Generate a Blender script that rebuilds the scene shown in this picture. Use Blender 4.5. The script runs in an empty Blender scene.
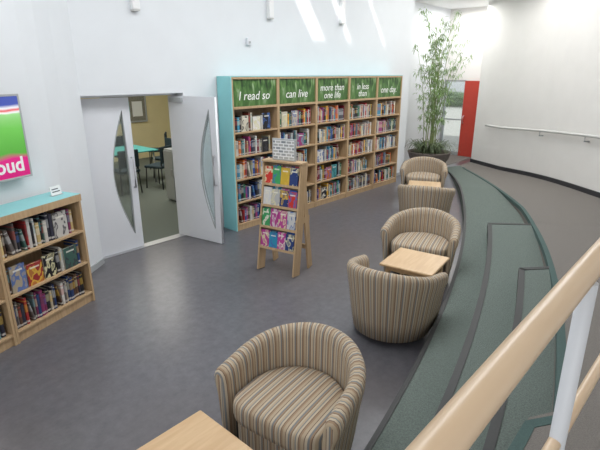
import bpy, bmesh, math, random
from mathutils import Matrix, Vector
random.seed(7)
scene=bpy.context.scene
COL=scene.collection
try:
    scene.view_settings.view_transform='Standard'
    scene.view_settings.look='None'
except Exception as e:
    pass

# ------------------------------------------------------------ materials
def mat(name,color,rough=0.6,metal=0.0,noise=0.0,nscale=20,bump=0.0,emit=None,estr=0,alpha=None,trans=0):
    m=bpy.data.materials.new(name); m.use_nodes=True
    nt=m.node_tree; b=nt.nodes['Principled BSDF']
    b.inputs['Base Color'].default_value=(*color,1)
    b.inputs['Roughness'].default_value=rough
    b.inputs['Metallic'].default_value=metal
    if trans: b.inputs['Transmission Weight'].default_value=trans
    if emit:
        b.inputs['Emission Color'].default_value=(*emit,1); b.inputs['Emission Strength'].default_value=estr
    if noise>0 or bump>0:
        tc=nt.nodes.new('ShaderNodeTexCoord'); n=nt.nodes.new('ShaderNodeTexNoise')
        n.inputs['Scale'].default_value=nscale; n.inputs['Detail'].default_value=4
        nt.links.new(tc.outputs['Object'],n.inputs['Vector'])
        if noise>0:
            r=nt.nodes.new('ShaderNodeValToRGB')
            r.color_ramp.elements[0].position=.3; r.color_ramp.elements[1].position=.7
            r.color_ramp.elements[0].color=(*[max(0,c*(1-noise)) for c in color],1)
            r.color_ramp.elements[1].color=(*[min(1,c*(1+noise)) for c in color],1)
            nt.links.new(n.outputs['Fac'],r.inputs['Fac']); nt.links.new(r.outputs['Color'],b.inputs['Base Color'])
        if bump>0:
            bp=nt.nodes.new('ShaderNodeBump'); bp.inputs['Strength'].default_value=bump; bp.inputs['Distance'].default_value=.01
            nt.links.new(n.outputs['Fac'],bp.inputs['Height']); nt.links.new(bp.outputs['Normal'],b.inputs['Normal'])
    return m

M_wall=mat('wall_paint',(.77,.80,.83),.85,noise=.015,nscale=3)
M_wall2=mat('wall_paint_warm',(.80,.785,.76),.85,noise=.015,nscale=3)
M_ceil=mat('ceiling_paint',(.8,.8,.8),.9,noise=.01,nscale=3)
M_yellow=mat('yellow_paint',(.80,.70,.42),.8,noise=.02,nscale=4)
M_carpetA=mat('annex_carpet',(.15,.17,.145),.95,noise=.25,nscale=150,bump=.3)
M_brown=mat('ramp_carpet',(.180,.165,.150),.9,noise=.16,nscale=160,bump=.3)
M_green=mat('green_carpet',(.132,.163,.146),.95,noise=.28,nscale=120,bump=.4)
M_teal=mat('teal_carpet_edge',(.06,.105,.098),.9,noise=.2,nscale=150)
M_nose=mat('dark_nosing',(.035,.037,.037),.6,noise=.1,nscale=60)
M_base=mat('dark_baseboard',(.03,.03,.035),.5,noise=.05,nscale=20)
M_cyan=mat('cyan_laminate',(.27,.62,.64),.45,noise=.02,nscale=8)
M_black=mat('black_plastic',(.02,.02,.022),.4,noise=.1,nscale=30)
M_steel=mat('brushed_steel',(.6,.6,.62),.3,metal=1,noise=.05,nscale=40)
M_white=mat('white_paint',(.76,.78,.82),.45,noise=.01,nscale=8)
M_post=mat('post_paint',(.62,.64,.67),.4,noise=.02,nscale=8)
M_grey=mat('grey_laminate',(.42,.44,.45),.5,noise=.03,nscale=8)
M_pale=mat('pale_rail_paint',(.60,.60,.58),.4,noise=.02,nscale=8)
M_sign=mat('sign_white',(.85,.86,.86),.5,noise=.01,nscale=8)
M_text=mat('lettering_white',(.95,.95,.95),.5,noise=.005,nscale=8)
M_dark=mat('printed_dark',(.07,.08,.1),.6,noise=.1,nscale=50)
M_red=mat('red_paint',(.50,.05,.03),.5,noise=.04,nscale=8)
M_soil=mat('soil',(.05,.035,.025),1,noise=.4,nscale=60,bump=.6)
M_stem=mat('bamboo_stem',(.26,.32,.13),.6,noise=.2,nscale=30)
M_leaf=mat('bamboo_leaf',(.23,.36,.13),.6,noise=.45,nscale=6)
M_leaf2=mat('dark_leaf',(.12,.16,.08),.7,noise=.4,nscale=12)
M_glass=mat('glass_pane',(.80,.87,.87),.05,trans=.95,noise=.01,nscale=4)
M_tealtop=mat('teal_tabletop',(.1,.45,.42),.4,noise=.03,nscale=6)
M_navy=mat('dark_upholstery',(.02,.04,.05),.8,noise=.2,nscale=60)
M_cork=mat('notice_board_felt',(.25,.24,.2),.9,noise=.3,nscale=40)
M_hedge=mat('hedge_leaf',(.12,.19,.08),.9,noise=.6,nscale=5)
M_pave=mat('paving',(.6,.58,.55),.9,noise=.15,nscale=10)

def wood(name,c1,c2,scale=3.0,rough=.4,stretch=(14,14,1.4)):
    m=bpy.data.materials.new(name); m.use_nodes=True; nt=m.node_tree; b=nt.nodes['Principled BSDF']
    tc=nt.nodes.new('ShaderNodeTexCoord'); mp=nt.nodes.new('ShaderNodeMapping'); mp.inputs['Scale'].default_value=stretch
    n=nt.nodes.new('ShaderNodeTexNoise'); n.inputs['Scale'].default_value=scale; n.inputs['Detail'].default_value=6
    n.inputs['Distortion'].default_value=.6
    r=nt.nodes.new('ShaderNodeValToRGB'); r.color_ramp.elements[0].position=.35; r.color_ramp.elements[1].position=.68
    r.color_ramp.elements[0].color=(*c1,1); r.color_ramp.elements[1].color=(*c2,1)
    nt.links.new(tc.outputs['Object'],mp.inputs['Vector']); nt.links.new(mp.outputs['Vector'],n.inputs['Vector'])
    nt.links.new(n.outputs['Fac'],r.inputs['Fac']); nt.links.new(r.outputs['Color'],b.inputs['Base Color'])
    b.inputs['Roughness'].default_value=rough
    return m
M_wood=wood('birch_wood',(.46,.31,.17),(.55,.39,.23))
M_oak=wood('oak_top',(.60,.40,.22),(.68,.48,.28),2.0,.35,(2,14,14))
M_rail=wood('rail_wood',(.66,.48,.31),(.72,.55,.38),1.5,.3,(1.2,25,25))
M_back=wood('shelf_back',(.28,.20,.12),(.34,.25,.16))

def mixc(nt,f,a,b):
    mx=nt.nodes.new('ShaderNodeMixRGB'); nt.links.new(f,mx.inputs['Fac']); nt.links.new(a,mx.inputs['Color1'])
    if isinstance(b,tuple): mx.inputs['Color2'].default_value=b
    else: nt.links.new(b,mx.inputs['Color2'])
    return mx.outputs['Color']
def floor_mat():
    m=bpy.data.materials.new('grey_vinyl'); m.use_nodes=True; nt=m.node_tree; b=nt.nodes['Principled BSDF']
    tc=nt.nodes.new('ShaderNodeTexCoord')
    n=nt.nodes.new('ShaderNodeTexNoise'); n.inputs['Scale'].default_value=11; n.inputs['Detail'].default_value=9; n.inputs['Roughness'].default_value=.78
    r=nt.nodes.new('ShaderNodeValToRGB'); r.color_ramp.elements[0].position=.32; r.color_ramp.elements[1].position=.70
    r.color_ramp.elements[0].color=(.092,.091,.106,1); r.color_ramp.elements[1].color=(.162,.159,.175,1)
    nt.links.new(tc.outputs['Object'],n.inputs['Vector']); nt.links.new(n.outputs['Fac'],r.inputs['Fac'])
    n2=nt.nodes.new('ShaderNodeTexNoise'); n2.inputs['Scale'].default_value=.45; n2.inputs['Detail'].default_value=2
    nt.links.new(tc.outputs['Object'],n2.inputs['Vector'])
    r2=nt.nodes.new('ShaderNodeValToRGB'); r2.color_ramp.elements[0].position=.42; r2.color_ramp.elements[0].color=(0,0,0,1); r2.color_ramp.elements[1].position=.62; r2.color_ramp.elements[1].color=(.32,.32,.32,1)
    nt.links.new(n2.outputs['Fac'],r2.inputs['Fac'])
    c=mixc(nt,r2.outputs['Color'],r.outputs['Color'],(.135,.115,.105,1))  # broad brown tint painted in for wood reflected by the floor
    nt.links.new(c,b.inputs['Base Color'])
    b.inputs['Roughness'].default_value=.28
    b.inputs['Specular IOR Level'].default_value=.6
    return m
M_floor=floor_mat()

def stripes():
    m=bpy.data.materials.new('striped_fabric'); m.use_nodes=True; nt=m.node_tree; b=nt.nodes['Principled BSDF']
    uv=nt.nodes.new('ShaderNodeUVMap'); uv.uv_map='UVMap'
    sep=nt.nodes.new('ShaderNodeSeparateXYZ'); nt.links.new(uv.outputs['UV'],sep.inputs[0])
    mu=nt.nodes.new('ShaderNodeMath'); mu.operation='MULTIPLY'; mu.inputs[1].default_value=1/0.112
    fr=nt.nodes.new('ShaderNodeMath'); fr.operation='FRACT'
    nt.links.new(sep.outputs['X'],mu.inputs[0]); nt.links.new(mu.outputs[0],fr.inputs[0])
    r=nt.nodes.new('ShaderNodeValToRGB'); cr=r.color_ramp; cr.interpolation='CONSTANT'
    beige=(.43,.34,.235,1); brown=(.16,.10,.07,1); tan=(.32,.22,.14,1); grey=(.20,.21,.215,1); cream=(.50,.42,.31,1)
    seq=[(0,beige),(.15,brown),(.19,cream),(.31,grey),(.40,tan),(.47,brown),(.51,cream),(.60,beige),(.70,grey),(.76,cream),(.86,brown),(.90,tan)]
    cr.elements[0].position=0; cr.elements[0].color=seq[0][1]
    cr.elements[1].position=seq[1][0]; cr.elements[1].color=seq[1][1]
    for p,c in seq[2:]:
        e=cr.elements.new(p); e.color=c
    nt.links.new(fr.outputs[0],r.inputs['Fac']); nt.links.new(r.outputs['Color'],b.inputs['Base Color'])
    b.inputs['Roughness'].default_value=.85
    n=nt.nodes.new('ShaderNodeTexNoise'); n.inputs['Scale'].default_value=200
    bp=nt.nodes.new('ShaderNodeBump'); bp.inputs['Strength'].default_value=.15; bp.inputs['Distance'].default_value=.005
    nt.links.new(n.outputs['Fac'],bp.inputs['Height']); nt.links.new(bp.outputs['Normal'],b.inputs['Normal'])
    return m
M_stripe=stripes()

def const_ramp(nt,stops):
    r=nt.nodes.new('ShaderNodeValToRGB'); cr=r.color_ramp; cr.interpolation='CONSTANT'
    cr.elements[0].position=stops[0][0]; cr.elements[1].position=stops[1][0]
    def c(v): return (v,v,v,1) if not isinstance(v,tuple) else (*v,1)
    cr.elements[0].color=c(stops[0][1]); cr.elements[1].color=c(stops[1][1])
    for p,v in stops[2:]:
        e=cr.elements.new(p); e.color=c(v)
    return r
ALT=[(.75,.72,.62),(.04,.04,.05),(.7,.45,.06),(.65,.65,.65),(.5,.05,.04),(.06,.14,.4),(.7,.66,.4),(.15,.4,.45)]
def book_mat(stuff=False):
    m=bpy.data.materials.new('book_cover_stuff' if stuff else 'book_cover'); m.use_nodes=True; nt=m.node_tree; b=nt.nodes['Principled BSDF']
    if stuff:
        base=nt.nodes.new('ShaderNodeVertexColor'); base.layer_name='Col'; basec=base.outputs['Color']
        uv=nt.nodes.new('ShaderNodeUVMap'); uv.uv_map='UVMap'
        sep=nt.nodes.new('ShaderNodeSeparateXYZ'); nt.links.new(uv.outputs['UV'],sep.inputs[0]); rnd=sep.outputs['X']; z=sep.outputs['Y']
    else:
        oi=nt.nodes.new('ShaderNodeObjectInfo'); basec=oi.outputs['Color']; rnd=oi.outputs['Random']
        tc=nt.nodes.new('ShaderNodeTexCoord'); sep=nt.nodes.new('ShaderNodeSeparateXYZ')
        nt.links.new(tc.outputs['Generated'],sep.inputs[0]); z=sep.outputs['Z']
    alt=const_ramp(nt,[(i/8,ALT[i]) for i in range(8)]); nt.links.new(rnd,alt.inputs['Fac'])
    band=const_ramp(nt,[(0,0),(.46,.38),(.76,0),(.87,.7),(.90,0)]); nt.links.new(z,band.inputs['Fac'])
    lab=const_ramp(nt,[(0,0),(.06,.8),(.14,0)]); nt.links.new(z,lab.inputs['Fac'])
    c=mixc(nt,band.outputs['Color'],basec,alt.outputs['Color']); c=mixc(nt,lab.outputs['Color'],c,(.55,.53,.5,1))
    nt.links.new(c,b.inputs['Base Color']); b.inputs['Roughness'].default_value=.45
    return m
M_book=book_mat(); M_bookS=book_mat(True)
def face_mat():
    m=bpy.data.materials.new('book_front_art'); m.use_nodes=True; nt=m.node_tree; b=nt.nodes['Principled BSDF']
    oi=nt.nodes.new('ShaderNodeObjectInfo'); tc=nt.nodes.new('ShaderNodeTexCoord'); sep=nt.nodes.new('ShaderNodeSeparateXYZ')
    nt.links.new(tc.outputs['Generated'],sep.inputs[0])
    alt=const_ramp(nt,[(i/8,ALT[i]) for i in range(8)]); nt.links.new(oi.outputs['Random'],alt.inputs['Fac'])
    sc=nt.nodes.new('ShaderNodeMath'); sc.operation='MULTIPLY'; sc.inputs[1].default_value=37; nt.links.new(oi.outputs['Random'],sc.inputs[0])
    cb=nt.nodes.new('ShaderNodeCombineXYZ'); nt.links.new(sc.outputs[0],cb.inputs['X']); nt.links.new(sep.outputs['Y'],cb.inputs['Y']); nt.links.new(sep.outputs['Z'],cb.inputs['Z'])
    n=nt.nodes.new('ShaderNodeTexNoise'); n.inputs['Scale'].default_value=2.6; n.inputs['Detail'].default_value=1; nt.links.new(cb.outputs[0],n.inputs['Vector'])
    f=const_ramp(nt,[(0,0),(.52,.85),(.62,.3)]); nt.links.new(n.outputs['Fac'],f.inputs['Fac'])
    c=mixc(nt,f.outputs['Color'],oi.outputs['Color'],alt.outputs['Color'])
    t=const_ramp(nt,[(0,0),(.77,.8),(.84,0)]); nt.links.new(sep.outputs['Z'],t.inputs['Fac'])
    e=const_ramp(nt,[(0,0),(.2,1),(.8,0)]); nt.links.new(sep.outputs['Y'],e.inputs['Fac'])
    mm=nt.nodes.new('ShaderNodeMath'); mm.operation='MULTIPLY'; nt.links.new(t.outputs['Color'],mm.inputs[0]); nt.links.new(e.outputs['Color'],mm.inputs[1])
    c=mixc(nt,mm.outputs[0],c,(.8,.78,.7,1))
    nt.links.new(c,b.inputs['Base Color']); b.inputs['Roughness'].default_value=.35
    return m
M_face=face_mat()
M_page=mat('paper_pages',(.6,.56,.48),.9,noise=.05,nscale=90)

def leafy():
    m=bpy.data.materials.new('leafy_poster'); m.use_nodes=True; nt=m.node_tree; b=nt.nodes['Principled BSDF']
    tc=nt.nodes.new('ShaderNodeTexCoord'); mp=nt.nodes.new('ShaderNodeMapping'); mp.inputs['Scale'].default_value=(9,1,3.0); mp.inputs['Rotation'].default_value=(0,.5,0)
    n=nt.nodes.new('ShaderNodeTexNoise'); n.inputs['Scale'].default_value=1.3; n.inputs['Detail'].default_value=3; n.inputs['Distortion'].default_value=.5
    r=nt.nodes.new('ShaderNodeValToRGB'); cr=r.color_ramp
    cr.elements[0].position=.34; cr.elements[0].color=(.012,.04,.01,1); cr.elements[1].position=.72; cr.elements[1].color=(.50,.62,.42,1)
    e=cr.elements.new(.46); e.color=(.04,.12,.025,1); e=cr.elements.new(.57); e.color=(.13,.27,.07,1)
    nt.links.new(tc.outputs['Object'],mp.inputs['Vector']); nt.links.new(mp.outputs['Vector'],n.inputs['Vector']); nt.links.new(n.outputs['Fac'],r.inputs['Fac'])
    # print: denser green behind the lettering, pale blades near the top
    sep=nt.nodes.new('ShaderNodeSeparateXYZ'); nt.links.new(tc.outputs['Generated'],sep.inputs[0])
    rr=nt.nodes.new('ShaderNodeValToRGB'); rr.color_ramp.elements[0].position=.5; rr.color_ramp.elements[0].color=(.6,.6,.6,1); rr.color_ramp.elements[1].position=.75; rr.color_ramp.elements[1].color=(0,0,0,1)
    nt.links.new(sep.outputs['Z'],rr.inputs['Fac'])
    c=mixc(nt,rr.outputs['Color'],r.outputs['Color'],(.07,.17,.04,1))
    nt.links.new(c,b.inputs['Base Color']); b.inputs['Roughness'].default_value=.35
    return m
M_leafy=leafy()

def print_mat():
    m=bpy.data.materials.new('printed_grid'); m.use_nodes=True; nt=m.node_tree; b=nt.nodes['Principled BSDF']
    tc=nt.nodes.new('ShaderNodeTexCoord'); mp=nt.nodes.new('ShaderNodeMapping'); mp.inputs['Rotation'].default_value=(math.pi/2,0,0)
    br=nt.nodes.new('ShaderNodeTexBrick'); br.inputs['Scale'].default_value=7; br.inputs['Mortar Size'].default_value=.045
    br.inputs['Color1'].default_value=(.22,.25,.28,1); br.inputs['Color2'].default_value=(.5,.5,.48,1); br.inputs['Mortar'].default_value=(.82,.83,.83,1)
    nt.links.new(tc.outputs['Object'],mp.inputs['Vector']); nt.links.new(mp.outputs['Vector'],br.inputs['Vector'])
    nt.links.new(br.outputs['Color'],b.inputs['Base Color']); return m
M_print=print_mat()

def screen_mat():
    m=bpy.data.materials.new('tv_picture'); m.use_nodes=True; nt=m.node_tree; b=nt.nodes['Principled BSDF']
    tc=nt.nodes.new('ShaderNodeTexCoord'); sep=nt.nodes.new('ShaderNodeSeparateXYZ'); nt.links.new(tc.outputs['Generated'],sep.inputs[0])
    n=nt.nodes.new('ShaderNodeTexNoise'); n.inputs['Scale'].default_value=3; nt.links.new(tc.outputs['Generated'],n.inputs['Vector'])
    ad=nt.nodes.new('ShaderNodeMath'); ad.operation='MULTIPLY_ADD'; ad.inputs[1].default_value=.16; nt.links.new(n.outputs['Fac'],ad.inputs[0]); nt.links.new(sep.outputs['Z'],ad.inputs[2])
    r=nt.nodes.new('ShaderNodeValToRGB'); cr=r.color_ramp; cr.interpolation='LINEAR'
    cr.elements[0].position=.0; cr.elements[0].color=(.5,.015,.15,1); cr.elements[1].position=1; cr.elements[1].color=(.05,.08,.35,1)
    for p,c in ((.32,(.6,.02,.2,1)),(.38,(.09,.35,.05,1)),(.70,(.14,.47,.08,1)),(.86,(.28,.58,.22,1)),(.89,(.8,.8,.8,1)),(.92,(.65,.05,.05,1)),(.95,(.75,.75,.78,1))):
        e=cr.elements.new(p); e.color=c
    nt.links.new(ad.outputs[0],r.inputs['Fac']); nt.links.new(r.outputs['Color'],b.inputs['Base Color'])
    nt.links.new(r.outputs['Color'],b.inputs['Emission Color']); b.inputs['Emission Strength'].default_value=.45
    b.inputs['Roughness'].default_value=.2
    return m
M_screen=screen_mat()

# ------------------------------------------------------------ geometry helpers
def new_obj(name,me,parent=None,mats=(),label=None):
    for m in mats: me.materials.append(m)
    o=bpy.data.objects.new(name,me); COL.objects.link(o)
    if parent: o.parent=parent
    if label: o['label']=label
    return o
def thing(name,label,category,loc=(0,0,0),rz=0,group=None):
    o=bpy.data.objects.new(name,None); o.empty_display_size=.1; COL.objects.link(o)
    o.location=loc; o.rotation_euler=(0,0,rz); o['label']=label; o['category']=category
    if group: o['group']=group
    return o
def bbox(bm,x0,x1,y0,y1,z0,z1,mi=0,mtx=None):
    vs=[]
    for z in (z0,z1):
        for x,y in ((x0,y0),(x1,y0),(x1,y1),(x0,y1)):
            v=Vector((x,y,z))
            if mtx: v=mtx@v
            vs.append(bm.verts.new(v))
    for idx in ((3,2,1,0),(4,5,6,7),(0,1,5,4),(1,2,6,5),(2,3,7,6),(3,0,4,7)):
        f=bm.faces.new([vs[i] for i in idx]); f.material_index=mi
def fin(bm,name):
    me=bpy.data.meshes.new(name); bmesh.ops.recalc_face_normals(bm,faces=bm.faces[:]); bm.to_mesh(me); bm.free(); return me
def boxes(name,lst,parent=None,mats=(M_wood,),label=None,bevel=.002):
    bm=bmesh.new()
    for b in lst:
        bbox(bm,*b[:6],mi=b[6] if len(b)>6 else 0,mtx=b[7] if len(b)>7 else None)
    o=new_obj(name,fin(bm,name),parent,mats,label)
    if bevel:
        md=o.modifiers.new('bevel','BEVEL'); md.width=bevel; md.segments=2; md.limit_method='ANGLE'
    return o
def cyl(name,r1,r2,z0,z1,parent=None,mats=(M_black,),seg=24,mtx=None,label=None,smooth=True):
    bm=bmesh.new(); bmesh.ops.create_cone(bm,cap_ends=True,segments=seg,radius1=r1,radius2=r2,depth=z1-z0,matrix=Matrix.Translation((0,0,(z0+z1)/2)))
    if mtx: bm.transform(mtx)
    me=fin(bm,name)
    if smooth:
        for p in me.polygons: p.use_smooth=len(p.vertices)==4
    return new_obj(name,me,parent,mats,label)
def tube(name,pts,r,parent=None,mats=(M_steel,),seg=12,label=None,r_end=None,cap=True):
    bm=bmesh.new(); rings=[]
    pts=[Vector(p) for p in pts]; n=len(pts)
    for i,p in enumerate(pts):
        d=(pts[min(i+1,n-1)]-pts[max(i-1,0)]).normalized()
        a=d.cross(Vector((0,0,1)))
        if a.length<.05: a=d.cross(Vector((0,1,0)))
        a.normalize(); b=a.cross(d).normalized()
        rr=r if r_end is None else r+(r_end-r)*i/(n-1)
        rings.append([bm.verts.new(p+a*math.cos(2*math.pi*k/seg)*rr+b*math.sin(2*math.pi*k/seg)*rr) for k in range(seg)])
    for i in range(n-1):
        for k in range(seg):
            bm.faces.new([rings[i][k],rings[i][(k+1)%seg],rings[i+1][(k+1)%seg],rings[i+1][k]])
    if cap:
        bm.faces.new(rings[0]); bm.faces.new(rings[-1])
    me=fin(bm,name)
    for p in me.polygons: p.use_smooth=len(p.vertices)==4
    return new_obj(name,me,parent,mats,label)
def struct(o):
    o['kind']='structure'; return o
def prism(name,poly,z0,z1,mats,parent=None):
    bm=bmesh.new(); a=[bm.verts.new((x,y,z0)) for x,y in poly]; b=[bm.verts.new((x,y,z1)) for x,y in poly]
    bm.faces.new(a); bm.faces.new(b); n=len(poly)
    for i in range(n): bm.faces.new([a[i],a[(i+1)%n],b[(i+1)%n],b[i]])
    return new_obj(name,fin(bm,name),parent,mats)
def text(body,size,m,parent,mtx,name='lettering',shear=0,offset=0,extrude=.001,align='CENTER',space=.8):
    cu=bpy.data.curves.new(name,'FONT'); cu.body=body; cu.size=size; cu.shear=shear; cu.offset=offset; cu.extrude=extrude
    cu.align_x=align; cu.align_y='CENTER'; cu.space_line=space; cu.resolution_u=3
    t=bpy.data.objects.new('tmp',cu); COL.objects.link(t)
    dg=bpy.context.evaluated_depsgraph_get(); me=bpy.data.meshes.new_from_object(t.evaluated_get(dg))
    bpy.data.objects.remove(t)
    me.materials.clear()
    o=new_obj(name,me,parent,(m,)); o.matrix_local=mtx
    return o
def dup(o,loc,rz):
    def rec(s,par):
        c=s.copy(); COL.objects.link(c)
        if par: c.parent=par
        for ch in s.children: rec(ch,c)
        return c
    c=rec(o,None); c.location=loc; c.rotation_euler=(0,0,rz); return c
def hermite(pts,x):
    n=len(pts)
    if x<=pts[0][0]: i=0
    elif x>=pts[-1][0]: i=n-2
    else:
        i=max(k for k in range(n-1) if pts[k][0]<=x)
    def sl(k):
        a=max(k-1,0); b=min(k+1,n-1); return (pts[b][1]-pts[a][1])/(pts[b][0]-pts[a][0])
    x0,y0=pts[i]; x1,y1=pts[i+1]; h=x1-x0; t=min(max((x-x0)/h,0),1); m0,m1=sl(i)*h,sl(i+1)*h
    return (2*t**3-3*t*t+1)*y0+(t**3-2*t*t+t)*m0+(-2*t**3+3*t*t)*y1+(t**3-t*t)*m1

# ------------------------------------------------------------ room shell
WY=5.55
WH=4.6
struct(boxes('floor',[(-3,13.5,-3,5.8,-.12,0),(10.0,13.5,5.8,6.4,-.12,0)],mats=(M_floor,),bevel=0))
struct(boxes('wall_north',[(2.42,3.80,WY,WY+.25,2.05,WH),(3.80,9.85,WY,WY+.25,0,WH)],mats=(M_wall,),bevel=0))
struct(boxes('wall_north_return',[(9.65,9.85,WY+.25,6.5,0,WH)],mats=(M_wall,),bevel=0))
struct(boxes('wall_north_recess',[(9.85,13.55,6.35,6.55,0,WH)],mats=(M_wall,),bevel=0))
struct(prism('wall_northwest_bend',[(2.42,5.55),(2.12,5.33),(1.90,5.12),(1.70,4.98),(1.60,5.21),(1.75,5.45),(2.1,5.8),(2.42,5.8)],0,WH,(M_wall,)))
struct(prism('wall_northwest',[(1.70,4.98),(-2.5,3.37),(-2.59,3.6),(1.60,5.21)],0,WH,(M_wall,)))
struct(boxes('wall_east_end',[(13.3,13.5,4.4,5.70,0,WH),(13.3,13.5,5.70,6.35,2.12,WH)],mats=(M_wall2,),bevel=0))
struct(boxes('baseboard_north',[(3.95,4.36,WY-.015,WY,0,.07),(9.02,9.85,WY-.015,WY,0,.07)],mats=(M_grey,),bevel=0))
struct(prism('baseboard_northwest',[(2.42,5.55),(2.12,5.33),(1.90,5.12),(1.70,4.98),(1.706,4.966),(1.91,5.105),(2.13,5.315),(2.43,5.535)],0,.07,(M_grey,)))

N=90
def fE0(x): return .93+.0942*x+.02486*x*x
def fE3(x):
    w=.93 if x<7.6 else .93-.42*min((x-7.6)/4.2,1)
    y=fE0(x)-w
    return max(y,.36+.03*x) if x<2.2 else y
W=[(-1,-1.6),(4,-1.2),(6.5,-.4),(8.2,.45),(9.37,1.35),(11.2,2.99),(12.5,5.0)]
def zr(x,y):
    s=.82*x+.57*y
    if s<4.43: return .51+(4.43-s)*.083
    if s<6.48: return .51-(s-4.43)/(6.48-4.43)*.17
    if s<12: return .34*(12-s)/5.52+.006
    return .006
def samp(f,x0,x1,n=N):
    g=(lambda x:hermite(f,x)) if isinstance(f,list) else f
    return [(x0+(x1-x0)*i/n,g(x0+(x1-x0)*i/n)) for i in range(n+1)]
fL1=lambda x: fE0(x)-.33
fL2=lambda x: fE0(x)-.65
def strip(name,A,B,zf,mats):
    bm=bmesh.new(); K=6; top=[];bot=[]
    for a,b in zip(A,B):
        tr=[];br=[]
        for k in range(K+1):
            x=a[0]+(b[0]-a[0])*k/K; y=a[1]+(b[1]-a[1])*k/K
            tr.append(bm.verts.new((x,y,zf(x,y)))); br.append(bm.verts.new((x,y,-.01)))
        top.append(tr);bot.append(br)
    n=len(A)
    for i in range(n-1):
        for k in range(K):
            bm.faces.new([top[i][k],top[i+1][k],top[i+1][k+1],top[i][k+1]])
        bm.faces.new([top[i][0],bot[i][0],bot[i+1][0],top[i+1][0]])
        bm.faces.new([top[i][K],top[i+1][K],bot[i+1][K],bot[i][K]])
    for i in (0,n-1):
        for k in range(K):
            bm.faces.new([top[i][k],top[i][k+1],bot[i][k+1],bot[i][k]])
    return struct(new_obj(name,fin(bm,name),None,mats))
zlow=lambda x,y:min(.17,max(zr(x,y)-.004,.004))
strip('floor_step_lower',samp(fE0,-1,11.3),samp(fE3,-1,11.8),zlow,(M_green,))
strip('floor_step_middle',samp(fL1,-1,6.27),samp(fE3,-1,6.62),lambda x,y:.34,(M_green,))
strip('floor_step_upper',samp(fL2,-1,4.50),samp(fE3,-1,4.73),lambda x,y:.51,(M_green,))
strip('floor_ramp',samp(fE3,-1,11.8),samp(W,-1,12.5),zr,(M_brown,))
struct(boxes('floor_lobby',[(10.9,13.5,5.25,6.4,-.01,.006)],mats=(M_brown,),bevel=0))
def edge_strip(name,curve,w,zf,m,lift=.006,down=.05,side=-1):
    bm=bmesh.new(); R=[]
    n=len(curve)
    for i,(x,y) in enumerate(curve):
        a=Vector(curve[max(i-1,0)]);b=Vector(curve[min(i+1,n-1)]); d=(b-a).normalized(); nn=Vector((-d.y,d.x))*side
        z=zf(x,y)
        p0=Vector((x,y))-nn*.006; p1=Vector((x,y))+nn*w
        R.append([bm.verts.new((p0.x,p0.y,z-down)),bm.verts.new((p0.x,p0.y,z+lift)),bm.verts.new((p1.x,p1.y,z+lift)),bm.verts.new((p1.x,p1.y,z-.002))])
    for i in range(n-1):
        for k in range(3): bm.faces.new([R[i][k],R[i][k+1],R[i+1][k+1],R[i+1][k]])
    for i in (0,n-1): bm.faces.new(R[i])
    return struct(new_obj(name,fin(bm,name),None,(m,)))
edge_strip('trim_1',samp(fL1,-1,6.27),.045,lambda x,y:.34,M_nose)
edge_strip('trim_2',samp(fL2,-1,4.50),.045,lambda x,y:.51,M_nose)
edge_strip('trim_3',samp(fE3,-1,11.6),.045,zr,M_teal)
edge_strip('trim_4',samp(fE0,-1,10.5),.03,zlow,M_nose,down=.03)
def seg(a,b,n=6): return [(a[0]+(b[0]-a[0])*i/n,a[1]+(b[1]-a[1])*i/n) for i in range(n+1)]
edge_strip('trim_5',seg((6.27,fL1(6.27)),(6.62,fE3(6.62))),.045,lambda x,y:.34,M_nose)
edge_strip('trim_6',seg((4.50,fL2(4.5)),(4.73,fE3(4.73))),.045,lambda x,y:.51,M_nose)
def thickcurve(name,c,off0,off1,z0f,z1f,mats,m=None):
    bm=bmesh.new(); R=[]; n=len(c)
    for i,(x,y) in enumerate(c):
        a=Vector(c[max(i-1,0)]);b=Vector(c[min(i+1,n-1)]); d=(b-a).normalized(); nn=Vector((-d.y,d.x))
        p=Vector((x,y))+nn*off0;q=Vector((x,y))+nn*off1
        R.append([bm.verts.new((p.x,p.y,z0f(x,y))),bm.verts.new((p.x,p.y,z1f(x,y))),bm.verts.new((q.x,q.y,z1f(x,y))),bm.verts.new((q.x,q.y,z0f(x,y)))])
    for i in range(n-1):
        for k in range(4): bm.faces.new([R[i][k],R[i][(k+1)%4],R[i+1][(k+1)%4],R[i+1][k]])
    for i in (0,n-1): bm.faces.new(R[i])
    return new_obj(name,fin(bm,name),None,mats)
Wc=samp(W,-1,12.5)
struct(thickcurve('wall_east',Wc,0,-.2,lambda x,y:0,lambda x,y:WH,(M_wall2,)))
struct(thickcurve('baseboard_east',Wc,.02,0,lambda x,y:zr(x,y)-.01,lambda x,y:zr(x,y)+.09,(M_base,)))
struct(boxes('wall_east_return',[(12.5,13.35,4.72,4.98,0,WH)],mats=(M_wall2,),bevel=0))
hr=thing('wall_handrail','slim pale handrail fixed along curved white wall','handrail',(0,0,0))
rp=[]
for i,(x,y) in enumerate(Wc):
    if x<6.0 or x>12.25: continue
    a=Vector(Wc[i-1]);b=Vector(Wc[min(i+1,N)]);d=(b-a).normalized();nn=Vector((-d.y,d.x))
    rp.append((x+nn.x*.09,y+nn.y*.09,zr(x,y)+1.04,nn))
tube('rail',[p[:3] for p in rp],.028,hr,(M_pale,))
for k in range(2,len(rp),8):
    p=rp[k]; nn=p[3]
    tube('bracket',[(p[0],p[1],p[2]-.02),(p[0],p[1],p[2]-.11),(p[0]-nn.x*.09,p[1]-nn.y*.09,p[2]-.11)],.014,hr,(M_grey,),seg=8)

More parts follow.
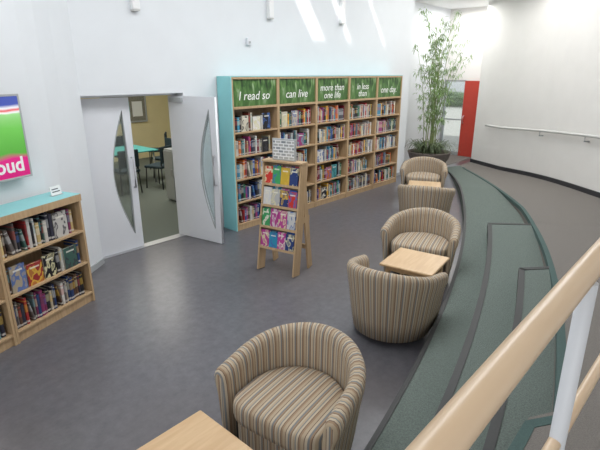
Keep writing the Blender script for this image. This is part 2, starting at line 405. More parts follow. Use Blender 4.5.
struct(boxes('ceiling',[(-3,14,-3,3.9,WH,WH+.2),(-3,14,4.75,5.9,WH,WH+.2),(-3,5.0,3.9,4.75,WH,WH+.2),(5.5,6.0,3.9,4.75,WH,WH+.2),(6.3,7.2,3.9,4.75,WH,WH+.2),(7.45,14,3.9,4.75,WH,WH+.2)],mats=(M_ceil,),bevel=0))  # slots in the unseen ceiling shaped to throw sun streaks on the north wall
struct(boxes('ceiling_soffit',[(11.3,13.5,2.5,6.5,3.98,4.1)],mats=(M_ceil,),bevel=0))

# annex room beyond the doors
struct(boxes('floor_annex',[(1.3,8.7,5.8,12.4,-.12,0)],mats=(M_carpetA,),bevel=0))
struct(boxes('wall_annex',[(1.3,8.7,12.2,12.4,0,2.9),(1.3,1.5,5.8,12.2,0,2.9),(8.5,8.7,5.8,12.2,0,2.9)],mats=(M_yellow,),bevel=0))
struct(boxes('ceiling_annex',[(1.3,8.7,5.8,12.4,2.9,3.0)],mats=(M_ceil,),bevel=0))
struct(boxes('trim_7',[(2.42,2.45,5.70,5.80,0,2.05),(3.77,3.80,5.74,5.80,0,2.05),(2.42,3.80,5.70,5.80,2.02,2.05)],mats=(M_white,)))
struct(boxes('trim_8',[(2.42,3.80,5.66,5.80,-.01,.006)],mats=(M_steel,),bevel=0))

def door_leaf(name,w,h,loc,rz):
    root=thing(name,'white door leaf with curved narrow glass panel','door',loc,rz); root['kind']='structure'
    xe=w-.11; z0,z1=.22,1.85; n=24; lens=[]
    for i in range(n+1):
        t=i/n; lens.append((xe+.015*math.sin(math.pi*t),z0+(z1-z0)*t))
    for i in range(1,n):
        t=1-i/n; lens.append((xe-.20*math.sin(math.pi*t),z0+(z1-z0)*t))
    cu=bpy.data.curves.new('leafc','CURVE'); cu.dimensions='2D'; cu.fill_mode='BOTH'; cu.extrude=.021
    for loop in ([(0,0.008),(w,0.008),(w,h),(0,h)],lens):
        sp=cu.splines.new('POLY'); sp.points.add(len(loop)-1); sp.use_cyclic_u=True
        for p,q in zip(sp.points,loop): p.co=(q[0],q[1],0,1)
    t=bpy.data.objects.new('tmp',cu); COL.objects.link(t); dg=bpy.context.evaluated_depsgraph_get()
    me=bpy.data.meshes.new_from_object(t.evaluated_get(dg)); bpy.data.objects.remove(t); me.materials.clear()
    o=new_obj('door_panel',me,root,(M_white,)); o.matrix_local=Matrix.Rotation(math.pi/2,4,'X')
    bm=bmesh.new(); a=[bm.verts.new((x,-.004,z)) for x,z in lens]; b=[bm.verts.new((x,.004,z)) for x,z in lens]
    bm.faces.new(a); bm.faces.new(b)
    for i in range(len(a)): bm.faces.new([a[i],a[(i+1)%len(a)],b[(i+1)%len(a)],b[i]])
    g=new_obj('glass_panel',fin(bm,'glass_panel'),root,(M_glass,))
    for s in (-1,1):
        tube('glazing_bead',[(x,s*.022,z) for x,z in lens+lens[:1]],.007,g,(M_grey,),seg=6)
    for s in (-1,1):
        tube('handle',[(w-.045,s*.02,.85),(w-.045,s*.06,.85),(w-.045,s*.06,1.25),(w-.045,s*.02,1.25)],.012,root,(M_steel,),seg=8,label='steel pull handle')
    return root
door_leaf('door_1',.65,2.01,(2.45,5.75,0),0)
d2=door_leaf('door_2',.84,2.01,(3.735,5.79,0),math.radians(-79.5))
boxes('door_closer',[(.05,.28,-.06,-.022,1.93,1.99)],d2,(M_grey,))

# annex contents
def simple_chair(loc,rz):
    c=thing('classroom_chair','dark blue padded chair with thin metal legs','chair',loc,rz,'chairs around the meeting table')
    boxes('seat',[(-.22,.22,-.22,.22,.43,.48)],c,(M_navy,),bevel=.015)
    boxes('backrest',[(-.21,.21,.19,.23,.54,.88)],c,(M_navy,),bevel=.015)
    for x in (-.19,.19):
        for y in (-.19,.19):
            tube('leg',[(x*1.1,y*1.1,0),(x,y,.44)],.013,c,(M_black,),seg=8)
        tube('back_post',[(x,.19,.44),(x,.21,.84)],.013,c,(M_black,),seg=8)
    return c
tb=thing('meeting_table','round-edged table with teal top','table',(4.95,9.6,0),0)
boxes('tabletop',[(-.8,.55,-.5,.5,.70,.73)],tb,(M_tealtop,),bevel=.01)
for x in (-.72,.47):
    for y in (-.42,.42): tube('leg',[(x,y,0),(x,y,.7)],.02,tb,(M_steel,),seg=10)
for l,r in (((4.5,8.75,0),3.1),((5.25,8.7,0),3.5),((5.85,9.4,0),-1.4),((5.4,10.5,0),0.1),((4.5,10.5,0),.2),((6.4,10.6,0),-2.2)): simple_chair(l,r)
nb=thing('notice_board','framed notice board with pinned leaflets','notice board',(6.45,12.17,1.05),0)
boxes('board',[(-.6,.6,-.02,.02,0,1.2)],nb,(M_cork,))
boxes('frame',[(-.64,.64,-.03,.02,-.04,0),(-.64,.64,-.03,.02,1.2,1.24),(-.64,-.6,-.03,.02,0,1.2),(.6,.64,-.03,.02,0,1.2)],nb,(M_grey,))
for i in range(6):
    x=-.4+.38*(i%3); z=.12+.55*(i//3)
    boxes('leaflet',[(x-.15,x+.15,-.024,-.021,z,z+.4)],nb,((M_sign,M_tealtop,M_sign,M_oak)[i%4],),bevel=0)
cb=thing('storage_cabinet','low pale grey storage cabinet with two doors','cabinet',(4.95,7.35,0),math.radians(-90))
boxes('body',[(-.3,.3,-.22,.22,0.03,.98)],cb,(M_grey,))
for x in (-.15,.15):
    d=boxes('door',[(x-.14,x+.14,-.24,-.222,.06,.95)],cb,(M_grey,))
    tube('handle',[(x*.3,-.24,.5),(x*.3,-.265,.5),(x*.3,-.265,.62),(x*.3,-.24,.62)],.006,d,(M_steel,),seg=6)

# far end
gd=thing('door_3','glazed outer door in pale frame','door',(13.35,6.0,0),0); gd['kind']='structure'
boxes('door_frame',[(-.04,.04,-.30,-.26,0,2.12),(-.04,.04,.29,.33,0,2.12),(-.04,.04,-.30,.33,2.07,2.12),(-.04,.04,-.30,.33,0,.1),(-.03,.03,-.26,.29,1.0,1.04)],gd,(M_grey,))
boxes('glass_pane',[(-.004,.004,-.26,.29,.1,2.07)],gd,(M_glass,),bevel=0)
rd=thing('door_4','bright red door leaf beside glazed door','door',(13.24,5.45,0),0); rd['kind']='structure'
boxes('door_panel',[(-.03,.03,-.22,.24,0.01,2.1)],rd,(M_red,))
tube('handle',[(-.03,.18,.95),(-.08,.18,.95),(-.08,.18,1.15),(-.03,.18,1.15)],.01,rd,(M_steel,),seg=8)
struct(boxes('floor_outdoor',[(13.5,45,-2,30,-.15,-.02)],mats=(M_pave,),bevel=0))
bm=bmesh.new(); bmesh.ops.create_icosphere(bm,subdivisions=5,radius=1)
for v in bm.verts:
    v.co+=v.co.normalized()*random.uniform(-.12,.12); v.co=Vector((v.co.x*1.2,v.co.y*7,v.co.z*.55+.45))
hd=new_obj('hedge',fin(bm,'hedge'),None,(M_hedge,)); hd.location=(34,16,-.02); hd['label']='clipped green hedge outside the glazed door'; hd['category']='hedge'; hd['kind']='stuff'

# ------------------------------------------------------------ books
def book_mesh(m0):
    bm=bmesh.new()
    bbox(bm,-.5,-.42,0.03,1,0,1,0); bbox(bm,.42,.5,0.03,1,0,1,0)
    prof=[(-.5,.04),(-.42,.012),(-.2,0),(.2,0),(.42,.012),(.5,.04),(.4,.06),(-.4,.06)]
    a=[bm.verts.new((x,y,0)) for x,y in prof]; b=[bm.verts.new((x,y,1)) for x,y in prof]
    bm.faces.new(a); bm.faces.new(b)
    for i in range(8): bm.faces.new([a[i],a[(i+1)%8],b[(i+1)%8],b[i]])
    bbox(bm,-.42,.42,.06,.97,.02,.975,1)
    me=fin(bm,'book'); me.materials.append(m0); me.materials.append(M_page); return me
ME_book=book_mesh(M_book); ME_face=book_mesh(M_face)
PAL=[(.50,.03,.03),(.02,.07,.28),(.62,.60,.55),(.015,.015,.02),(.03,.17,.07),(.75,.42,.04),(.35,.05,.2),(.05,.28,.45),(.62,.16,.03),(.14,.12,.11),(.70,.68,.66),(.03,.03,.07),(.22,.02,.04),(.28,.33,.38),(.5,.42,.26),(.07,.07,.09),(.72,.70,.66),(.13,.05,.03),(.03,.2,.22),(.66,.62,.5),(.02,.02,.03),(.55,.5,.42)]
PAL_LOW=[(.015,.015,.02),(.03,.03,.05),(.62,.60,.55),(.14,.12,.11),(.70,.68,.64),(.02,.05,.16),(.07,.07,.09),(.35,.03,.03),(.28,.30,.33),(.10,.05,.03),(.45,.38,.28),(.05,.12,.10),(.6,.45,.2),(.2,.03,.1)]
count=[0]; stuff_list=[]
def add_book(M,t,d,h,group,label,force=False,palette=PAL,face=False):
    c=random.choice(palette); k=random.uniform(.75,1.1); c=tuple(min(1,v*k) for v in c)
    if count[0]<300 or force:
        count[0]+=1
        o=bpy.data.objects.new('book',ME_face if face else ME_book); COL.objects.link(o)
        o.matrix_world=M@Matrix.Diagonal((t,d,h,1)); o.color=(*c,1)
        o['label']=label; o['category']='book'; o['group']=group
    else: stuff_list.append((M,t,d,h,c))
def fill_row(base,x0,x1,yf,z,maxh,group,tmin=.018,tmax=.042,face=0.0,fill=1.0,hmin=.19,hmax=.25,pal=PAL):
    x=x0+.004; end=x0+(x1-x0)*fill
    prevh=0
    while True:
        if random.random()<face:
            w=random.uniform(.13,.17); h=min(random.uniform(.2,.25),maxh); t=.022
            if x+w+.01>end: break
            M=base@Matrix.Translation((x+w,yf+.03+t/2,z))@Matrix.Rotation(math.pi/2,4,'Z')
            add_book(M,t,w,h,group,'book shown face out on a wooden shelf',face=True,palette=pal)
            x+=w+random.uniform(.008,.02); prevh=0; continue
        t=random.uniform(tmin,tmax); h=min(random.uniform(hmin,hmax),maxh); d=random.uniform(.13,.18)
        if prevh and random.random()<.06 and x+t+.07<end:
            a=math.radians(random.uniform(8,13)); h=min(h,prevh*.98,maxh*.9); off=h*math.sin(a)+.002
            M=base@Matrix.Translation((x+off,yf+.03,z))@Matrix.Rotation(-a,4,'Y')@Matrix.Translation((t/2,0,0))
            add_book(M,t,d,h,group,'book leaning against its neighbour on shelf',palette=pal)
            x+=off+t/math.cos(a)+.006; prevh=0; continue
        if x+t>end: break
        M=base@Matrix.Translation((x+t/2,yf+.03+random.uniform(0,.012),z))
        add_book(M,t,d,h,group,'upright book with its spine facing out on shelf',palette=pal)
        x+=t+random.uniform(.0005,.003); prevh=h

RZ=math.radians(21)
LW=.92
def low_case(cx,cy):
    c=thing('low_bookcase','low wooden bookcase with cyan top against white wall','bookcase',(cx,cy,0),RZ)
    d,h=.33,1.17; q=LW/2
    boxes('body',[(-q,-q+.025,-d/2,d/2,0,h-.03),(q-.025,q,-d/2,d/2,0,h-.03),(-q+.025,q-.025,d/2-.012,d/2,0,h-.03),(-q+.025,q-.025,-d/2+.02,-d/2+.035,0,.09)],c,(M_wood,))
    boxes('top_panel',[(-q,q,-d/2-.01,d/2,h-.03,h)],c,(M_cyan,))
    boxes('top_edging',[(-q,q,-d/2-.014,-d/2-.01,h-.07,h-.002)],c,(M_wood,))
    for z in (.115,.455,.795):
        boxes('shelf',[(-q+.025,q-.025,-d/2,d/2-.012,z-.022,z)],c,(M_wood,))
    return c
for k in range(2):
    cx=1.389-.934*LW*1.003*k; cy=4.614-.358*LW*1.003*k
    low_case(cx,cy)
    base=Matrix.Translation((cx,cy,0))@Matrix.Rotation(RZ,4,'Z')
    for i,z in enumerate((.115,.455,.795)):
        x0=-.43 if k==0 else .12
        fill_row(base,x0,.43,-.165,z+.001,.29,'books in the low bookcase',tmin=.014,tmax=.040,face=(.02,.35,.08)[i],fill=(.95,.95,.94)[i],hmin=.2,hmax=.28,pal=PAL_LOW)
ss=thing('tabletop_sign','small white card sign standing on bookcase','sign',(1.70,4.72,1.171),RZ)
RM=Matrix.Rotation(math.radians(-12),4,'X')
boxes('card',[(-.06,.06,-.004,.004,0.004,.09,0,RM)],ss,(M_sign,),bevel=0)
boxes('foot',[(-.06,.06,-.02,.03,0,.004)],ss,(M_grey,),bevel=0)
boxes('printed_strip',[(-.045,.045,-.0055,-.0045,.03,.04,0,RM),(-.045,.03,-.0055,-.0045,.055,.065,0,RM)],ss,(M_dark,),bevel=0)

TXT=['I read so','can live','more than\none life','in less\nthan','one day.']
UW=.922; X0=4.39
RX=Matrix.Rotation(math.pi/2,4,'X')
for i in range(5):
    cx=X0+UW*(i+.5); cy=5.38
    c=thing('tall_bookcase','tall wooden library bookcase with green lettered header','bookcase',(cx,cy,0),0)
    hw=UW/2; d=.15
    boxes('body',[(-hw,-hw+.026,-d,d,0,2.25),(hw-.026,hw,-d,d,0,2.25),(-hw+.026,hw-.026,d-.012,d,0,2.25),(-hw+.026,hw-.026,-d,d-.012,2.22,2.25),(-hw+.026,hw-.026,-d+.01,-d+.03,0,.075),(-hw+.026,hw-.026,-d,-d+.02,1.81,1.845)],c,(M_wood,))
    boxes('back_panel',[(-hw+.026,hw-.026,d-.02,d-.012,.1,1.81)],c,(M_back,),bevel=0)
    for k in range(5):
        z=.10+.346*k
        boxes('shelf',[(-hw+.026,hw-.026,-d+.003,d-.02,z-.024,z)],c,(M_wood,))
    hs=boxes('header_sign',[(-hw+.026,hw-.026,-d+.022,-d+.03,1.845,2.22)],c,(M_leafy,),bevel=0)
    text(TXT[i],.175 if '\n' not in TXT[i] else .158,M_text,hs,Matrix.Translation((-.02,-d+.019,1.985 if '\n' not in TXT[i] else 2.0))@RX,shear=.2,offset=0)
    if i==0: boxes('end_panel',[(-hw-.02,-hw,-d-.002,d,0,2.262)],c,(M_cyan,),label='cyan end panel')
    boxes('top_panel',[(-hw,hw,-d-.002,d,2.25,2.262)],c,(M_cyan,))
for i in range(5):
    cx=X0+UW*(i+.5); cy=5.38; base=Matrix.Translation((cx,cy,0)); hw=UW/2
    for k in range(5):
        z=.101+.346*k
        fill_row(base,-hw+.03,hw-.034,-.15,z,.295,'books in the tall bookcases',tmin=.018,tmax=.042,face=(.02,.02,.02,.03,.10 if i<2 else .03)[k],fill=random.choice((.80,.88,.95,.99,.99)),hmin=.19,hmax=.28)

# display stand
srz=math.radians(-78)
ds=thing('book_display_stand','wooden A-frame stand with face-out books and sign','display stand',(3.86,3.72,0),srz)
SM=Matrix.Translation((3.86,3.72,0))@Matrix.Rotation(srz,4,'Z')
ang=math.radians(-8.5)
FP=Matrix.Translation((0,-.20,.0))@Matrix.Rotation(ang,4,'X')
RP=Matrix.Translation((0,.20,0))@Matrix.Rotation(-ang,4,'X')
hw=.25; top=1.34
for s in (-1,1):
    x0,x1=(s*hw-.011,s*hw+.011)
    boxes('front_leg',[(x0,x1,-.045,.10,0.014,top,0,FP)],ds,(M_wood,))
    boxes('rear_leg',[(x0-.001,x1+.001,-.075,.02,0.012,top-.01,0,RP)],ds,(M_wood,))
    boxes('side_brace',[(x0+.001,x1-.001,-.16,.14,.62,.69)],ds,(M_wood,))
boxes('back_board',[(-hw+.011,hw-.011,.045,.055,.30,top,0,FP)],ds,(M_back,))
boxes('top_board',[(-hw-.02,hw+.02,-.07,.07,top-.02,top+.002)],ds,(M_wood,))
boxes('stretcher',[(-hw+.011,hw-.011,-.02,0,.25,.31,0,RP)],ds,(M_wood,))
for r in range(4):
    z=.30+.255*r
    boxes('shelf',[(-hw+.011,hw-.011,-.04,.045,z-.012,z,0,FP),(-hw+.011,hw-.011,-.045,-.04,z-.012,z+.018,0,FP)],ds,(M_wood,))
    x=-hw+.014
    while True:
        w=random.uniform(.108,.118)
        if x+w>hw-.012: break
        h=random.uniform(.195,.235)
        for layer in range(2):
            hh=h if layer==0 else random.uniform(.2,.238)
            M=SM@FP@Matrix.Translation((x+w,-.022+.026*layer,z+.001))@Matrix.Rotation(math.pi/2,4,'Z')
            add_book(M,.022,w,hh,'books on the display stand','face-out paperback with colourful cover on display stand',force=True,palette=[(.65,.04,.03),(.03,.12,.5),(.75,.50,.05),(.05,.35,.12),(.75,.22,.03),(.5,.06,.3),(.03,.3,.5),(.6,.6,.6),(.03,.03,.05),(.02,.05,.2)],face=True)
        x+=w+.003
sg=boxes('sign_board',[(-.155,.155,-.012,.012,top+.004,top+.25)],ds,(M_grey,),label='small framed sign')
boxes('sign_face',[(-.14,.14,-.014,-.0125,top+.02,top+.235)],sg,(M_print,),bevel=0)

if stuff_list:
    bm=bmesh.new(); cl=bm.loops.layers.color.new('Col'); uvl=bm.loops.layers.uv.new('UVMap')
    for (M,t,d,h,c) in stuff_list:
        rr=random.random(); vs=[]
        for z in (0,1):
            for x,y in ((-.5,.03),(-.3,0),(.3,0),(.5,.03),(.5,1),(-.5,1)):
                vs.append(bm.verts.new(M@Vector((x*t,y*d,z*h))))
        fs=[[5,4,3,2,1,0],[6,7,8,9,10,11]]+[[k,(k+1)%6,6+(k+1)%6,6+k] for k in range(6)]
        for fi,idx in enumerate(fs):
            f=bm.faces.new([vs[q] for q in idx])
            f.material_index=1 if fi in (0,1,6) else 0
            for lp,q in zip(f.loops,idx):
                lp[cl]=(*[max(0,v)**(1/2.2) for v in c],1); lp[uvl].uv=(rr,0 if q<6 else 1)
    o=new_obj('books',fin(bm,'books'),None,(M_bookS,M_page)); o['kind']='stuff'; o['category']='books'; o['label']='rows of mixed books filling the tall wooden bookcases'

# ------------------------------------------------------------ tub chair
def uv_from(me,fn):
    uv=me.uv_layers.new(name='UVMap')
    for p in me.polygons:
        for li,vi in zip(p.loop_indices,p.vertices):
            uv.data[li].uv=fn(me.vertices[vi].co,p)
def shell_mesh():
    bm=bmesh.new(); uvl=bm.loops.layers.uv.new('UVMap')
    Ls=.20; rc=.40; arc=math.pi*rc; total=2*Ls+arc
    ss=[-.034,-.024,0]+[Ls*k/5 for k in range(1,5)]+[Ls+arc*k/44 for k in range(45)]+[Ls+arc+Ls*k/5 for k in range(1,6)]+[total+.024,total+.034]
    n=len(ss); rings=[]; us=[]
    def prof(h,shr):
        P=[(.350,.07),(.378,.25),(.402,.45),(.424,h-.09),(.426,h-.045),(.414,h-.014),(.388,h),(.358,h-.006),(.336,h-.03),(.326,h-.08),(.322,.42),(.322,.07)]
        cx,cz=.372,h*.5
        return [(cx+(r-cx)*shr,cz+(z-cz)*(1-(1-shr)*.13)) for r,z in P]
    for i,s in enumerate(ss):
        shr={0:.5,1:.86,n-1:.5,n-2:.86}.get(i,1)
        if s<Ls: ox,oy=0,-(Ls-s); nx,ny=-1,0; frac=(Ls-s)/Ls
        elif s>Ls+arc: ox,oy=0,-(s-Ls-arc); nx,ny=1,0; frac=(s-Ls-arc)/Ls
        else:
            th=(s-Ls)/rc-math.pi/2; ox=oy=0; nx,ny=math.sin(th),math.cos(th); frac=0
        c=max(0,ny)
        h=.652+.088*(c**1.2) if frac==0 else .652-.045*min(frac,1.1)
        flare=.012*frac
        rings.append([bm.verts.new((ox+nx*(r+flare*(z/.6)),oy+ny*r,z)) for r,z in prof(h,shr)]); us.append(s)
    m=len(rings[0])
    for i in range(len(rings)-1):
        for k in range(m):
            k2=(k+1)%m
            f=bm.faces.new([rings[i][k],rings[i][k2],rings[i+1][k2],rings[i+1][k]]); f.smooth=True
            for lp in f.loops:
                lp[uvl].uv=(us[i] if lp.vert in (rings[i][k],rings[i][k2]) else us[i+1],0)
    for ring,u in ((rings[0],us[0]),(rings[-1],us[-1])):
        f=bm.faces.new(ring); f.smooth=True
        for lp in f.loops: lp[uvl].uv=(u+(abs(lp.vert.co.x)-.36),0)
    return fin(bm,'backrest')
def cushion_mesh(z0,z1,rx,yf,yb,bev,name,crown=.014):
    out=[]
    for i in range(56):
        th=2*math.pi*i/56; x=math.sin(th); y=math.cos(th)
        e=.40 if y<0 else 1.0
        px=math.copysign(abs(x)**e,x)*rx; py=(y*yb) if y>0 else -abs(y)**e*yf
        out.append((px,py))
    bm=bmesh.new(); rings=[]
    for s,z in ((.93,z0),(.98,z0+.01),(1,z0+bev),(1,z1-bev),(.985,z1-bev*.45),(.95,z1-.006),(.85,z1+crown*.3),(.6,z1+crown*.75),(.25,z1+crown)):
        rings.append([bm.verts.new((x*s,y*s,z)) for x,y in out])
    for a,b in zip(rings,rings[1:]):
        for k in range(56):
            f=bm.faces.new([a[k],a[(k+1)%56],b[(k+1)%56],b[k]]); f.smooth=True
    bm.faces.new(rings[0]); f=bm.faces.new(rings[-1]); f.smooth=True
    me=fin(bm,name); uv_from(me,lambda co,p:(co.x,co.y)); return me
def tub_chair(loc,rz,label):
    c=thing('tub_armchair',label,'armchair',loc,rz,'striped tub armchairs')
    new_obj('backrest',shell_mesh(),c,(M_stripe,))
    new_obj('seat_base',cushion_mesh(.07,.31,.321,.225,.315,.02,'seat_base',0),c,(M_stripe,))
    new_obj('seat_cushion',cushion_mesh(.312,.455,.319,.27,.315,.045,'seat_cushion'),c,(M_stripe,))
    cyl('base',.26,.28,.02,.075,c,(M_black,),32)
    for k in range(4):
        a=math.pi/4+k*math.pi/2
        cyl('foot',.02,.025,0,.025,c,(M_black,),12,Matrix.Translation((.22*math.cos(a),.22*math.sin(a),0)))
    return c
R=math.radians
c1=tub_chair((1.73,1.61,0),R(-82),'striped beige and brown tub armchair beside a small table')
spots=[((3.46,1.97,0),R(99),'striped tub armchair with its rounded back turned outward'),
       ((4.76,2.38,0),R(-74),'striped tub armchair facing a small wooden table'),
       ((6.50,3.25,0),R(112),'striped tub armchair beside the carpeted steps'),
       ((8.12,4.13,0),R(-65),'striped tub armchair near the tall bamboo plant')]
for l,r,lab in spots:
    k=dup(c1,l,r); k['label']=lab
def side_table(loc,rz,s=.55):
    t=thing('side_table','small square light oak side table between armchairs','side table',loc,rz,'oak side tables')
    h=s/2
    o=boxes('tabletop',[(-h,h,-h,h,.445,.475)],t,(M_oak,),bevel=0)
    md=o.modifiers.new('bevel','BEVEL'); md.width=.012; md.segments=3
    boxes('apron',[(-h+.06,h-.06,-h+.06,-h+.08,.39,.445),(-h+.06,h-.06,h-.08,h-.06,.39,.445),(-h+.06,-h+.08,-h+.08,h-.08,.39,.445),(h-.08,h-.06,-h+.08,h-.08,.39,.445)],t,(M_oak,))
    for x in (-1,1):
        for y in (-1,1):
            boxes('leg',[(x*(h-.07)-.02,x*(h-.07)+.02,y*(h-.07)-.02,y*(h-.07)+.02,0,.4445)],t,(M_oak,))
    return t
t1=side_table((.99,1.63,0),0)
dup(t1,(4.10,2.10,0),R(8)); dup(t1,(7.3,3.68,0),R(26))

# ------------------------------------------------------------ TV
wd=Vector((.934,.358)); wn=Vector((.358,-.934))
P=Vector((1.70,4.98))-wd*.86+wn*.08
tv=thing('television','flat wall television showing a bright green and pink picture','television',(P.x,P.y,1.38),RZ)
boxes('casing',[(-.65,.65,-.02,.03,0,.74)],tv,(M_black,),bevel=.006)
boxes('bezel',[(-.655,.655,-.026,-.018,-.005,.014),(-.655,.655,-.026,-.018,.726,.745),(-.655,-.638,-.026,-.018,.014,.726),(.638,.655,-.026,-.018,.014,.726)],tv,(M_grey,))
sc=boxes('screen',[(-.638,.638,-.0225,-.0202,.014,.726)],tv,(M_screen,),bevel=0)
text('oud',.185,M_text,sc,Matrix.Translation((.59,-.0235,.12))@RX,offset=.004,align='RIGHT')
boxes('wall_bracket',[(-.2,.2,.03,.07,.2,.55)],tv,(M_black,))

al=thing('wall_sensor','small white wall sensor on white wall','sensor',(5.0,WY-.02,2.75),0)
boxes('housing',[(-.04,.04,-.03,.02,-.05,.05)],al,(M_white,),bevel=.008)
boxes('lens',[(-.02,.02,-.034,-.03,-.03,.0)],al,(M_grey,),bevel=0)
for x,z in ((3.2,3.02),(5.45,3.1),(7.25,3.15)):
    wl=thing('wall_fitting','slim white vertical fitting on upper wall','wall light',(x,WY-.035,z),0,'slim wall fittings')  # plain box for a narrow upright wall feature, no lamp inside
    boxes('casing',[(-.05,.05,-.035,.035,0,1.2)],wl,(M_sign,),bevel=.01)
    boxes('end_cap',[(-.045,.045,-.03,.03,-.015,0)],wl,(M_pale,),bevel=0)

# ------------------------------------------------------------ bamboo plant
px,py=10.85,5.42
pl=thing('potted_bamboo','tall feathery bamboo in a broad grey-brown bowl planter','potted plant',(px,py,0.012),0)
bm=bmesh.new(); prof=[(.24,0),(.30,.03),(.40,.14),(.48,.28),(.52,.40),(.53,.43),(.50,.44),(.47,.40)]
rings=[]
for r,z in prof: rings.append([bm.verts.new((r*math.cos(2*math.pi*k/40),r*math.sin(2*math.pi*k/40),z)) for k in range(40)])
for a,b in zip(rings,rings[1:]):
    for k in range(40):
        f=bm.faces.new([a[k],a[(k+1)%40],b[(k+1)%40],b[k]]); f.smooth=True
bm.faces.new(rings[0])
M_pot=mat('grey_planter',(.15,.125,.11),.7,noise=.25,nscale=18,bump=.3)
new_obj('pot',fin(bm,'pot'),pl,(M_pot,)); cyl('soil',.47,.475,.34,.40,pl,(M_soil,),32)
rnd=random.Random(5)
bl=bmesh.new()
def clampy(v): return Vector((max(v.x,-.72),min(v.y,.68),v.z))
def leaf(bm,p,d,L,w):
    d=d.normalized(); s=d.cross(Vector((0,0,1)))
    if s.length<.1: s=Vector((1,0,0))
    s.normalize(); s=(s+Vector((rnd.uniform(-.5,.5),rnd.uniform(-.5,.5),rnd.uniform(-.5,.5)))).normalized()
    m=p+d*L*.45; e=p+d*L+Vector((0,0,-L*.25))
    v=[bm.verts.new(clampy(q)) for q in (p,m+s*w,e,m-s*w)]; bm.faces.new(v)
for k in range(14):
    a=rnd.uniform(0,6.28); r0=rnd.uniform(.03,.2); H=rnd.uniform(2.4,3.75); a2=k*2*math.pi/14+rnd.uniform(-.2,.2)
    side=math.cos(a2+.84)
    lean=.15+rnd.uniform(.3,.6)*max(0,side)+.25*max(0,-side)
    pts=[]
    for i in range(12):
        t=i/11; pts.append(clampy(Vector((r0*math.cos(a)+lean*math.cos(a2)*t**2.0,min(.5,r0*math.sin(a)*.8+lean*math.sin(a2)*t**2.0),.40+(H-.4)*t-.15*lean*t**3))))
    tube('stem',pts,.012,pl,(M_stem,),seg=6,r_end=.003)
    for i in range(24):
        t=rnd.uniform(.22,1); f=t*11; q=int(min(f,10)); p=pts[q].lerp(pts[q+1],f-q)
        b=rnd.uniform(0,6.28); L=rnd.uniform(.12,.42)*(1.15-.5*t)
        dv=Vector((math.cos(b),math.sin(b)*.7,rnd.uniform(.1,.7))); end=p+dv.normalized()*L
        for j in range(9):
            pp=p.lerp(end,rnd.uniform(.3,1)); dd=Vector((rnd.uniform(-1,1),rnd.uniform(-1,1)*.6,rnd.uniform(-.9,.25)))
            leaf(bl,pp,dd,rnd.uniform(.09,.17),rnd.uniform(.006,.011))
new_obj('foliage',fin(bl,'foliage'),pl,(M_leaf,))
bl=bmesh.new()
for k in range(230):
    b=rnd.uniform(0,6.28); p=Vector((math.cos(b)*.3*rnd.random(),math.sin(b)*.3*rnd.random(),.40))
    L=rnd.uniform(.3,.6); s=Vector((-math.sin(b),math.cos(b),0))*.014; pv=None
    for i in range(5):
        t=i/4; q=p+Vector((math.cos(b)*L*t,math.sin(b)*L*t,.35*math.sin(t*2.9)*L*1.5)); w=s*(1-t*.9)
        cur=(bl.verts.new(clampy(q+w)),bl.verts.new(clampy(q-w)))
        if pv: bl.faces.new([pv[0],cur[0],cur[1],pv[1]])
        pv=cur
new_obj('underplanting',fin(bl,'underplanting'),pl,(M_leaf2,),label='dark grassy leaves around the stems')

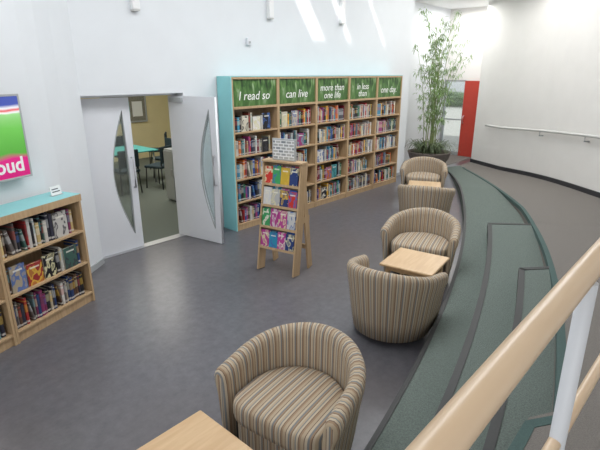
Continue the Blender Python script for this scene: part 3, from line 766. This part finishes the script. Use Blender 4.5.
# ------------------------------------------------------------ balustrade
bs=thing('balustrade','round wooden handrail on white posts edging the ramp','railing',(.86,.12,zr(.86,.12)),0)
zb=zr(.86,.12)
def loc(x,y,z): return (x-.86,y-.12,z-zb)
RY=lambda x:.138-.016*x-.02*max(0,x-.35)**2
def railpath(z,x0=-1.0,x1=1.75,dy=0):
    return [loc(x0+(x1-x0)*i/40,RY(x0+(x1-x0)*i/40)+dy,z+.025*(x0+(x1-x0)*i/40)+.02*max(0,(x0+(x1-x0)*i/40)-.35)**2) for i in range(41)]
tube('top_rail',railpath(1.972),.0195,bs,(M_rail,),seg=32,label='thick round wooden handrail')
tube('lower_rail',railpath(1.61,dy=.0),.012,bs,(M_rail,),seg=24,label='thin wooden lower rail')
for x in (-.75,.86,1.7):
    z0=zr(x,.11)-zb
    tube('post',[(x-.86,RY(x)-.12-.004,z0-.001),(x-.86,RY(x)-.12-.004,(z0+1.965-zb)/2),(x-.86,RY(x)-.12,1.965-zb)],.0145,bs,(M_post,),seg=24,label='round white metal post')

# ------------------------------------------------------------ lights & world
def area(name,loc_,rot,sx,sy,e,col=(1,1,1)):
    l=bpy.data.lights.new(name,'AREA'); l.shape='RECTANGLE'; l.size=sx; l.size_y=sy; l.energy=e; l.color=col
    o=bpy.data.objects.new(name,l); o.location=loc_; o.rotation_euler=rot; COL.objects.link(o); return o
area('skylight_glow',(4.5,3.0,4.5),(0,0,0),7,1.8,195,(.97,.985,1))
area('skylight_glow_far',(9.8,3.6,4.5),(0,0,0),3,2,80,(1,.985,.96))
area('lobby_fill',(12.3,5.5,3.9),(0,0,0),1.4,1.0,38,(1,.99,.97))  # added fill to whiten the recess walls, no fitting hangs here
area('window_glow',(-1.5,-1.5,3.6),(R(60),0,R(-45)),5,2.2,90,(.98,.99,1))
area('annex_lamp',(4.8,9.2,2.85),(0,0,0),3,3,95,(1,.97,.9))
s=bpy.data.lights.new('sun','SUN'); s.energy=3.6; s.angle=R(2.2); s.color=(1,.98,.93)
so=bpy.data.objects.new('sun',s); COL.objects.link(so)
so.rotation_euler=Vector((.50,.56,-.66)).to_track_quat('-Z','Y').to_euler()
w=bpy.data.worlds.new('world'); scene.world=w; w.use_nodes=True
bg=w.node_tree.nodes['Background']; bg.inputs[0].default_value=(.97,.98,1,1); bg.inputs[1].default_value=.78

cam=bpy.data.cameras.new('camera'); cam.lens=28.02; cam.sensor_width=36; cam.clip_start=.02
co=bpy.data.objects.new('camera',cam); COL.objects.link(co); co.location=(0,0,2.3); co.rotation_euler=(R(72),0,R(-48)); scene.camera=co
print('books',count[0],len(stuff_list))
